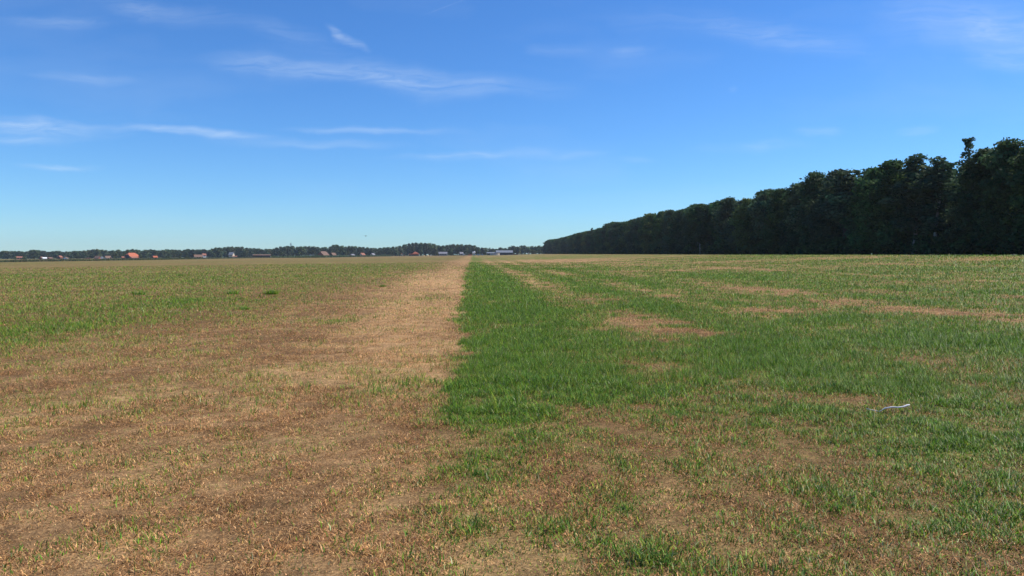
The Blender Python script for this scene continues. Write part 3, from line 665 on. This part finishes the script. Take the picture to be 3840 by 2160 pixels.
def container(w, h, dpt, mat):
    def f(e):
        MB().box(-w / 2, w / 2, -dpt / 2, dpt / 2, .15, h).build('body', mat, e)
        m = MB()
        for i in range(int(w / .4)): m.box(-w / 2 + i * .4 + .1, -w / 2 + i * .4 + .25, -dpt / 2 - .03, -dpt / 2 + .01, .3, h - .2)
        m.build('ribbed_side', mat, e)
        MB().box(-w / 2 - .05, w / 2 + .05, -dpt / 2 - .06, dpt / 2 + .06, h + .003, h + .1).build('lid', mat, e)
        MB().box(-w / 2 + .2, w / 2 - .2, -dpt / 2 + .1, dpt / 2 - .1, -.2, .147).build('skid', M_DARK, e)
    return f
simple('container', 'orange-red low container standing left of the white silos', 'container', 1763, 880, container(4.0, 1.35, 2.2, M_ORANGE))
simple('container', 'narrow blue-grey box standing just past the white silos', 'container', 1779.5, 870, container(2.3, 1.7, 2.2, M_BOX))
simple('container', 'wide blue-grey box halfway from the white silos to the round tank', 'container', 1794, 870, container(3.2, 1.7, 2.2, M_BOX))
simple('container', 'small grey box, last before the round tank', 'container', 1808.5, 870, container(1.7, 1.9, 2.0, M_BOX))
def caravan(w, h):
    def f(e):
        m = MB(); pr = [(-w / 2, .5), (w / 2, .5), (w / 2 + .12, h * .6), (w / 2 - .15, h), (-w / 2 + .15, h), (-w / 2 - .12, h * .6)]
        m.add([(p[0], -1.1, p[1]) for p in pr] + [(p[0], 1.1, p[1]) for p in pr], [(0, 1, 2, 3, 4, 5), (11, 10, 9, 8, 7, 6)] + [(i, i + 6, (i + 1) % 6 + 6, (i + 1) % 6) for i in range(6)])
        m.build('body', M_WHITE, e)
        for s in (-.25, .3): MB().box(w * s - .4, w * s + .4, -1.14, -1.05, h * .5, h * .8).build('window', M_GLASS, e)
        for s in (-.12, .12):
            o = MB().lathe([(.3, -.1), (.3, .1)], 14).build('wheel', M_DARK, e, (w * s, -1.0, .28)); o.rotation_euler = (math.pi / 2, 0, 0)
        MB().tube([(w / 2, 0, .5), (w / 2 + 1.0, 0, .45)], [.06, .05], 6).build('drawbar', M_STEEL, e)
    return f
simple('caravan', 'white caravan parked against the brown tiled house', 'caravan', 382.5, 840, caravan(2.7, 2.3))
simple('trailer', 'white box trailer parked in front of the trees beside the big brown barn', 'trailer', 1170, 760, caravan(5.0, 2.5))
def car(e):
    pr = [(-1.9, .35), (1.9, .35), (1.95, .8), (1.1, .92), (.7, 1.4), (-.8, 1.42), (-1.5, .95), (-1.95, .85)]; n = len(pr)
    MB().add([(p[0], -.8, p[1]) for p in pr] + [(p[0], .8, p[1]) for p in pr], [tuple(range(n)), tuple(range(n, 2 * n))[::-1]] + [(i, i + n, (i + 1) % n + n, (i + 1) % n) for i in range(n)]).build('body', M_WHITE, e)
    MB().box(-.75, .6, -.83, -.78, .98, 1.32).build('window', M_GLASS, e)
    for x in (-1.2, 1.2):
        o = MB().lathe([(.32, -.1), (.32, .1)], 14).build('wheel', M_DARK, e, (x, -.75, .32)); o.rotation_euler = (math.pi / 2, 0, 0)
simple('parked_car', 'white parked car, farther from the box trailer of two', 'car', 1122, 760, car)
simple('parked_car', 'white parked car, nearer to the box trailer of two', 'car', 1132, 755, car, 6)
def chapel(e):
    MB().box(-.7, .7, -.7, .7, -.2, 2.6).build('wall', M_CREAM, e)
    MB().add([(-.9, -.9, 2.6), (.9, -.9, 2.6), (.9, .9, 2.6), (-.9, .9, 2.6), (0, 0, 3.5)], [(0, 1, 4), (1, 2, 4), (2, 3, 4), (3, 0, 4), (3, 2, 1, 0)]).build('roof', M_PINK, e)
    MB().box(-.35, .35, -.74, -.66, 0, 1.9).build('door', M_DARK, e)
simple('kiosk', 'slim cream kiosk standing left of the orange pavilion', 'kiosk', 1507, 880, chapel)
def bale(w):
    def f(e):
        r = random.Random(int(w * 10)); n = 16; m = MB(); prof = [(1.0, -.1), (1.0, .25), (.85, .6), (.55, .85), (.2, 1.0), (.02, 1.02)]
        m.lathe([(p[0] * w / 2 * r.uniform(.95, 1.05), p[1] * 1.0) for p in prof], n); o = m.build('mound', M_STRAW, e, smooth_=True)
    return f
def roller(e):
    o = MB().lathe([(.05, -.75), (.8, -.75), (.85, -.6), (.85, .6), (.8, .75), (.05, .75)], 24).build('straw_roll', M_PINK, e, (0, 0, .8)); o.rotation_euler = (math.pi / 2, 0, 0)
    MB().lathe([(.855, -.3), (.87, -.3), (.87, -.2), (.855, -.2)], 24).build('twine', M_STRAW, o)
simple('straw_bale', 'reddish round bale between the cream kiosk and the orange pavilion', 'bale', 1516, 870, roller)
simple('straw_heap', 'straw heap nearer to the orange pavilion', 'heap', 1589, 870, bale(2.6))
simple('straw_heap', 'straw heap farther from the orange pavilion', 'heap', 1604, 870, bale(3.6))
def cone(e):
    MB().add([(-.75, -.75, 0), (.75, -.75, 0), (.75, .75, 0), (-.75, .75, 0), (-.1, -.1, 1.9), (.1, -.1, 1.9), (.1, .1, 1.9), (-.1, .1, 1.9)], [(0, 1, 5, 4), (1, 2, 6, 5), (2, 3, 7, 6), (3, 0, 4, 7), (4, 5, 6, 7)]).build('canvas', M_CREAM, e)
    MB().tube([(0, 0, 1.8), (0, 0, 2.3)], [.05, .03], 6).build('pole', M_STEEL, e)
simple('tent', 'small pale pyramid-shaped tent at the field end before dark trees', 'tent', 1616, 870, cone)
simple('van', 'pale van half hidden by grass left of the orange-red container', 'van', 1739, 880, caravan(2.6, 1.6))
def post(h):
    def f(e):
        MB().tube([(0, 0, -.2), (0, 0, h)], [.12, .09], 8).build('pole', M_CONC, e)
        MB().box(-.3, .3, -.1, .1, h - .25, h + .1).build('lamp_head', M_CONC, e)
    return f
simple('lamp_post', 'thin pale post before the trees left of the silos', 'lamp post', 1747, 880, post(3.4))
simple('white_sign', 'small white board at the field end beside a round tree', 'board', 1981, 870, lambda e: (MB().box(-.5, .5, -.03, .03, .8, 2.0).build('board', M_WHITE, e), MB().tube([(-.35, .09, -.2), (-.35, .09, 1.9)], [.05, .05], 6).build('leg', M_STEEL, e), MB().tube([(.35, .09, -.2), (.35, .09, 1.9)], [.05, .05], 6).build('leg', M_STEEL, e)))
def lowwall(e):
    MB().box(-3.6, 3.6, -.15, .15, -.3, 1.2).build('panel', M_BROWN, e)
    for i in range(5): MB().box(-3.6 + i * 1.8 - .1, -3.6 + i * 1.8 + .1, -.24, -.153, -.3, 1.35).build('post', M_BROWN, e)
simple('fence', 'low brown fence running on from the grey-roofed barn', 'fence', 1932, 880, lowwall)
def mast(e):
    H = 27.0; m = MB(); w0, w1 = .9, .28
    def leg(i, t): s = w0 + (w1 - w0) * t; a = math.radians(90 + 120 * i); return Vector((s * math.cos(a), s * math.sin(a), H * t))
    for i in range(3): MB().tube([leg(i, 0), leg(i, .82)], [.11, .08], 6).build('leg', M_STEEL, e)
    for k in range(18):
        t0, t1 = k / 22, (k + 1) / 22
        for i in range(3): m.tube([leg(i, t0), leg((i + 1) % 3, t1)], [.05, .05], 4); m.tube([leg(i, t1), leg((i + 1) % 3, t1)], [.05, .05], 4)
    m.build('lattice', M_STEEL, e)
    MB().lathe([(1.2, H * .66), (1.3, H * .66), (1.3, H * .67), (1.2, H * .67)], 16).lathe([(.2, H * .655), (1.25, H * .655), (1.25, H * .66), (.2, H * .66)], 16).build('platform', M_STEEL, e)
    for i in range(4):
        a = i * math.pi / 2 + .4; x, y = 1.3 * math.cos(a), 1.3 * math.sin(a)
        MB().box(x - .22, x + .22, y - .15, y + .15, H * .68, H * .68 + 2.2).build('panel_antenna', M_STEEL, e)
        MB().box(x * .8 - .18, x * .8 + .18, y * .8 - .12, y * .8 + .12, H * .775, H * .775 + 1.6).build('panel_antenna', M_STEEL, e)
    MB().tube([(0, 0, H * .8), (0, 0, H)], [.13, .05], 6).build('whip', M_STEEL, e)
simple('radio_mast', 'thin grey lattice mast with a platform rising above the tree line', 'mast', 1091, 1230, mast); LAND.append((1091, 'the lattice mast'))

def bird():
    p = ray(1372, 885, 160); e = bpy.data.objects.new('bird', None); COL.objects.link(e); e.location = p; e.rotation_euler = (0, 0, .5)
    tag(e, 'small dark bird flying alone above the tree line', 'bird')
    body = MB().lathe([(.01, -.22), (.04, -.17), (.075, -.05), (.08, .06), (.055, .14), (.045, .19), (.012, .25)], 12).build('body', M_BIRD, e, smooth_=True); body.rotation_euler = (-math.pi / 2, 0, 0)
    for s in (1, -1):
        MB().add([(s * .04, .10, .02), (s * .26, .13, .13), (s * .48, 0, .10), (s * .25, -.05, .12), (s * .04, -.08, .02)] + [(s * .04, .10, .0), (s * .26, .13, .11), (s * .48, 0, .09), (s * .25, -.05, .10), (s * .04, -.08, .0)],
            [(0, 1, 2, 3, 4), (9, 8, 7, 6, 5)] + [(i, (i + 1) % 5, (i + 1) % 5 + 5, i + 5) for i in range(5)]).build('wing', M_BIRD, e)
    MB().add([(-.03, -.18, 0), (.03, -.18, 0), (.07, -.36, .0), (-.07, -.36, 0), (-.03, -.18, .012), (.03, -.18, .012), (.07, -.36, .01), (-.07, -.36, .01)], [(0, 1, 2, 3), (7, 6, 5, 4), (0, 4, 5, 1), (2, 6, 7, 3), (1, 5, 6, 2), (3, 7, 4, 0)]).build('tail', M_BIRD, e)
bird()

# ------------------------------------------------------------------ village trees along the skyline
SKYL = np.array([(-120, 942), (0, 945), (8, 941), (20, 940), (28, 943), (38, 941), (50, 943), (68, 941), (80, 944), (100, 944), (115, 940), (125, 937), (140, 936.5), (150, 941), (163, 940), (170, 944), (185, 944), (200, 942),
    (215, 940), (225, 943), (235, 947), (247, 942), (258, 946), (275, 941), (290, 941), (312, 941), (335, 937), (347, 940), (350, 935), (375, 934), (385, 943), (400, 937), (412, 943), (430, 939), (445, 936), (455, 942),
    (465, 945), (470, 941), (480, 937), (493, 934), (520, 937), (532, 941), (545, 939), (565, 935), (580, 938), (600, 939), (610, 939), (630, 935), (645, 935), (662, 937), (685, 938), (700, 936), (717, 933), (727, 940),
    (745, 935), (760, 937), (773, 933), (780, 940), (795, 936), (803, 929), (818, 928), (830, 932), (838, 928), (855, 926), (875, 924), (885, 928), (900, 925), (915, 928), (930, 931), (960, 931), (975, 933), (981, 937),
    (990, 934), (1003, 933), (1020, 934), (1037, 931), (1050, 925), (1060, 926), (1078, 924), (1087, 922), (1105, 924), (1118, 928), (1127, 924), (1145, 924), (1168, 923), (1180, 928), (1195, 926), (1205, 929), (1220, 927),
    (1232, 929), (1245, 924), (1257, 917), (1262, 916), (1270, 921), (1284, 922), (1295, 926), (1307, 922), (1325, 923), (1340, 927), (1352, 925), (1368, 930), (1378, 928), (1395, 932), (1410, 930), (1430, 930), (1450, 927),
    (1465, 928), (1483, 924), (1492, 929), (1504, 922), (1520, 917), (1540, 913), (1555, 911), (1580, 911), (1610, 913), (1625, 914), (1640, 919), (1648, 926), (1655, 922), (1675, 919), (1705, 916), (1730, 917), (1750, 918),
    (1760, 918), (1780, 921), (1790, 926), (1798, 935), (1802, 938), (1806, 930), (1815, 928), (1820, 930), (1825, 935), (1830, 933), (1838, 928), (1845, 934), (1855, 931), (1865, 938), (1872, 930), (1880, 928), (1890, 931),
    (1900, 931), (1910, 928), (1920, 923), (1930, 921), (1940, 925), (1945, 930), (1955, 921), (1965, 920), (1975, 927), (1985, 925), (1995, 923), (2010, 925), (2020, 921), (2030, 925), (2060, 925), (2150, 925)], float)
VG = [(.046, .080, .028), (.038, .068, .030), (.064, .092, .030), (.048, .074, .040), (.070, .094, .038)]
for i in range(6): tree_kind(f'vil{i}', 300 + i, 12, 4.6, 1.2, 18, 1500, .55, ('round', 'dome', 'round', 'dome', 'round', 'dome')[i], VG[i % 5], .3, M_FARLEAF)
tree_kind('vilcone', 320, 12, 2.6, .8, 16, 900, .45, 'cone', VG[1], .2, M_FARLEAF)
tree_kind('bush0', 330, 3, 1.9, .25, 10, 700, .28, 'dome', VG[4], .08, M_FARLEAF)
def village_trees():
    r = random.Random(11); marks = sorted(LAND); lab = {}
    def where(px):
        i = min(range(len(marks)), key=lambda k: abs(marks[k][0] - px)); mp, ph = marks[i]; return ph, px > mp
    recs = []
    px = -110.0
    while px < 2070:
        w = r.uniform(22, 36); recs.append([px, w, 'back']); px += w * .52
    px = -90.0
    while px < 2060:                              # lower trees in front, between the houses
        if r.random() < .62: recs.append([px, r.uniform(18, 30), 'front'])
        px += r.uniform(15, 26)
    keep_clear = [(60, 82), (150, 197), (217, 234), (240, 253), (356, 422), (455, 518), (575, 588), (726, 760), (860, 879), (950, 1012), (1120, 1136), (1158, 1181), (1190, 1261), (1316, 1327), (1349, 1370), (1393, 1405), (1503, 1522),
                  (1534, 1573), (1584, 1620), (1650, 1676), (1735, 1745), (1755, 1922), (1976, 1986)]
    out = []
    for px, w, row in sorted(recs):
        top = min(float(np.interp(px + k * w * .28, SKYL[:, 0], SKYL[:, 1])) for k in (-1, 0, 1)) if row == 'back' else None
        if row == 'back':
            d = r.uniform(1000, 1090); c = on_ground(px, d); top = .5 * top + .5 * float(np.interp(px, SKYL[:, 0], SKYL[:, 1]))
            H = float(ray(px, top, d)[2]) - c.z; key = f'vil{r.randrange(6)}'
            if abs(px - 1838) < 8: key = 'vilcone'
        else:
            if any(a - w * .42 < px < b + w * .42 for a, b in keep_clear): continue
            d = r.uniform(930, 985); c = on_ground(px, d); top = float(np.interp(px, SKYL[:, 0], SKYL[:, 1])); base = 952 - (c.z - EYE) / d * FPX
            H = (base - top) * r.uniform(.45, .8) * d / FPX; key = f'vil{r.randrange(6)}'
        out.append((px, w * d / FPX, c, max(H, 2.5), key, row))
    counts = {}
    for row in ('back', 'front'):
        rows = [t for t in out if t[5] == row]
        groups = {}
        for t in rows:
            ph, after = where(t[0]); groups.setdefault((ph, after), []).append(t)
        for (ph, after), ts in groups.items():
            mp = [m for m, p in marks if p == ph][0]; ts.sort(key=lambda t: abs(t[0] - mp))
            for i, (px, w, c, H, key, _) in enumerate(ts):
                side = 'towards the wood' if after else 'away from the wood'
                nm = 'skyline tree' if row == 'back' else 'lower front tree'
                lb = f'{nm}, {nth(i)} from {ph} {side}'
                tree('village_tree', key, c, H, w, r.uniform(0, 6.28), lb, 'tree', 'trees of the far village')
    # distant mass behind
    parts = []; protos = [crown_cloud(340 + k, 1.0, .45, .08, 12, 420, .06, 'round', VG[k % 5])[0] for k in range(4)]; px = -260.0
    while px < 2200:
        d = r.uniform(1120, 1180); c = on_ground(px, d); top = float(np.interp(px, SKYL[:, 0], SKYL[:, 1])) + r.uniform(1.0, 4.0); H = float(ray(px, top, d)[2]) - c.z
        v, f, t = r.choice(protos); w = r.uniform(9, 13)
        parts.append((np.stack([v[:, 0] * w + c.x, v[:, 1] * w + c.y, v[:, 2] * H + c.z], 1), f, t * r.uniform(.8, 1.2))); px += r.uniform(9, 15)
    v, f, t = join(parts); tag(link('far_woods', np_mesh('far_woods', v, f, t), M_FARLEAF), 'far dark woods closing the skyline behind the village trees', 'woods', kind='stuff')
    for px, w, h, d, lb in ((56, 11, 14, 815, 'yellowish bush against the pale pinkish house'), (432, 28, 24, 850, 'round olive bush between the hipped roof and the big orange barn'),
                            (527, 17, 18, 850, 'rust-tinged bush against the end of the big orange barn'), (627, 22, 9, 700, 'low bright green bush standing alone in the reeds'), (90, 22, 9, 800, 'low grey-green bush right after the pale pinkish house')):
        c = on_ground(px, d); tree('bush', 'bush0', c, h * d / FPX, w * d / FPX, r.uniform(0, 6), lb, 'bush', 'bushes by the village houses')
village_trees()

# ------------------------------------------------------------------ reeds along the ditch, scrub, hedge
def strip(name, pts, n, h0, h1, cols, depth, label, cat, wid=.25):
    """a band of upright leaves following points (px, d)"""
    P = [on_ground(px, d) for px, d in pts]; seg = np.array([[p.x, p.y] for p in P]); Ls = np.linalg.norm(np.diff(seg, axis=0), axis=1); cum = np.concatenate([[0], np.cumsum(Ls)])
    s = rng.uniform(0, cum[-1], n); x = np.interp(s, cum, seg[:, 0]); y = np.interp(s, cum, seg[:, 1]); off = rng.uniform(0, depth, n)
    i = np.clip(np.searchsorted(cum, s) - 1, 0, len(Ls) - 1); dv = np.diff(seg, axis=0)[i] / Ls[i][:, None]; nx, ny = -dv[:, 1], dv[:, 0]
    x = x + nx * off; y = y + ny * off; cl = fbm(x * .08, y * .08, 70, 3); h = (h0 + (h1 - h0) * np.clip(cl * 1.6 - .3, 0, 1)) * rng.uniform(.6, 1.15, n)
    c = np.array(cols)[np.clip((cl * 1.5 - .25 + rng.normal(0, .15, n)) * len(cols), 0, len(cols) - 1).astype(int)] * rng.uniform(.75, 1.25, (n, 1))
    v, f, t = blades(x, y, h, np.full(n, wid), np.abs(rng.normal(.2, .15, n)), c, z=ground_z(x, y), segs=1, droop=.1)
    tag(link(name, np_mesh(name, v, f, t), M_REED), label, cat, kind='stuff')
strip('reeds', [(-250, 290), (0, 320), (300, 366), (600, 425), (760, 500), (900, 590), (1010, 640)], 26000, .7, 1.5, [(.085, .085, .038), (.060, .080, .030), (.045, .075, .030), (.095, .085, .045)], 14, 'olive reeds along the ditch bordering the dry field', 'reeds')
strip('scrub', [(1010, 640), (1150, 560), (1200, 560), (1260, 600), (1330, 680), (1420, 780), (1470, 860)], 16000, 1.0, 2.6, [(.040, .080, .030), (.055, .095, .035), (.065, .095, .040)], 12, 'bright green scrub in front of the brown barns', 'scrub', .3)
strip('verge_grass', [(-250, 300), (0, 322), (600, 428), (1010, 645), (1480, 870), (1750, 880), (2060, 880)], 9000, .3, .8, [(.10, .11, .05), (.15, .13, .07)], 5, 'rough tall grass along the far field edge', 'grass', .3)

# ------------------------------------------------------------------ weeds and a white twig in the field
def weed(px, py, wpx, label, dark=1.0, n=95, hk=1.25):
    p, d = hit(px, py); R = wpx * d / FPX / 2; r = rng
    rr = R * np.sqrt(r.random(n)) * .8; a = r.uniform(0, 6.28, n); x = rr * np.cos(a); y = rr * np.sin(a) * .9
    c = G_PAL[r.choice(6, n, p=[.32, .30, .15, .13, .05, .05])] * r.uniform(.7, 1.2, (n, 1)) * dark
    h = R * hk * r.uniform(.35, .8, n); gz0 = ground_fine(x + p.x, y + p.y) - float(ground_fine(np.array(p.x), np.array(p.y)))
    v, f, t = blades(x, y, h, np.maximum(.006, R * .07) * r.uniform(.7, 1.3, n), np.clip(r.normal(.5, .3, n) + rr / R * .4, 0, 1.3), c, z=gz0, droop=.4)
    o = link('weed_tuft', np_mesh('weed_tuft', v, f, t), M_BLADE, None, (p.x, p.y, float(ground_fine(np.array(p.x), np.array(p.y)))))
    tag(o, label, 'weed tuft', 'green weed tufts in the field')
weed(522, 1106, 60, 'wide low weed tuft in the dry field, farthest from the green half', 1.0)
weed(870, 1104, 62, 'pale ragged weed tuft in the dry field, middle one of three in line', 1.2)
weed(1018, 1104, 60, 'bright green weed tuft in the dry field, nearest the green half', 1.1, 220)
weed(1434, 1075, 34, 'small dark weed tuft close to the pale straw strip', .8)
weed(916, 1162, 48, 'round weed tuft just nearer the camera than the three in line', 1.0)
weed(678, 1035, 24, 'tiny dark weed tuft far out in the dry field', .7)
weed(320, 1096, 40, 'thin sparse weed sprig out in the dry field at its greener patch', .9, 50, 1.2)
weed(2345, 1925, 95, 'broad bladed green tuft beside bare sandy soil', .7, 60)
weed(3130, 1925, 110, 'yellow-green tuft in the half dry grass below the white twig', 1.1, 45)
weed(2440, 2120, 170, 'large spiky green tuft at the bottom of the picture', .75, 90, 1.0)
weed(1800, 1790, 100, 'green tuft growing amid straw in line with the field boundary', .7, 55)

def twig():
    r = random.Random(3)
    pix = [(3258, 1519), (3275, 1524), (3300, 1529), (3318, 1530), (3345, 1530), (3368, 1530), (3392, 1528), (3407, 1523), (3419, 1521)]
    lifts = [.045, .035, .022, .055, .066, .062, .070, .078, .084]
    p0, d0 = hit(3350, 1545); pts = []
    for (px, py), lf in zip(pix, lifts):
        q = ray(px, py, d0 - .05); z = float(ground_fine(np.array(q[0]), np.array(q[1]))) + lf; pts.append(Vector((q[0], q[1] + (1530 - py) * .004, z)) - p0)
    e = bpy.data.objects.new('white_twig', None); COL.objects.link(e); e.location = p0; tag(e, 'bleached white twig lying half hidden in the green grass', 'twig')
    MB().tube(pts, [.004, .006, .005, .007, .008, .007, .008, .010, .006], 9).build('stem', M_TWIG, e, smooth_=True)
twig()

# ------------------------------------------------------------------ air
def haze(density):
    m, nt, N, L = mat_new('air'); o = N.new('ShaderNodeOutputMaterial'); v = N.new('ShaderNodeVolumePrincipled')
    v.inputs['Density'].default_value = density; v.inputs['Color'].default_value = (.78, .89, 1.0, 1); v.inputs['Anisotropy'].default_value = .2
    L(v.outputs[0], o.inputs['Volume'])
    lo = -11.0
    me = MB().box(-2700, 2700, -900, 2700, lo, 46).build('haze', m); me.data.materials[0] = m
    tag(me, 'thin summer haze over the field', 'haze', kind='stuff')
HAZE = 0.00009
if HAZE: haze(HAZE)
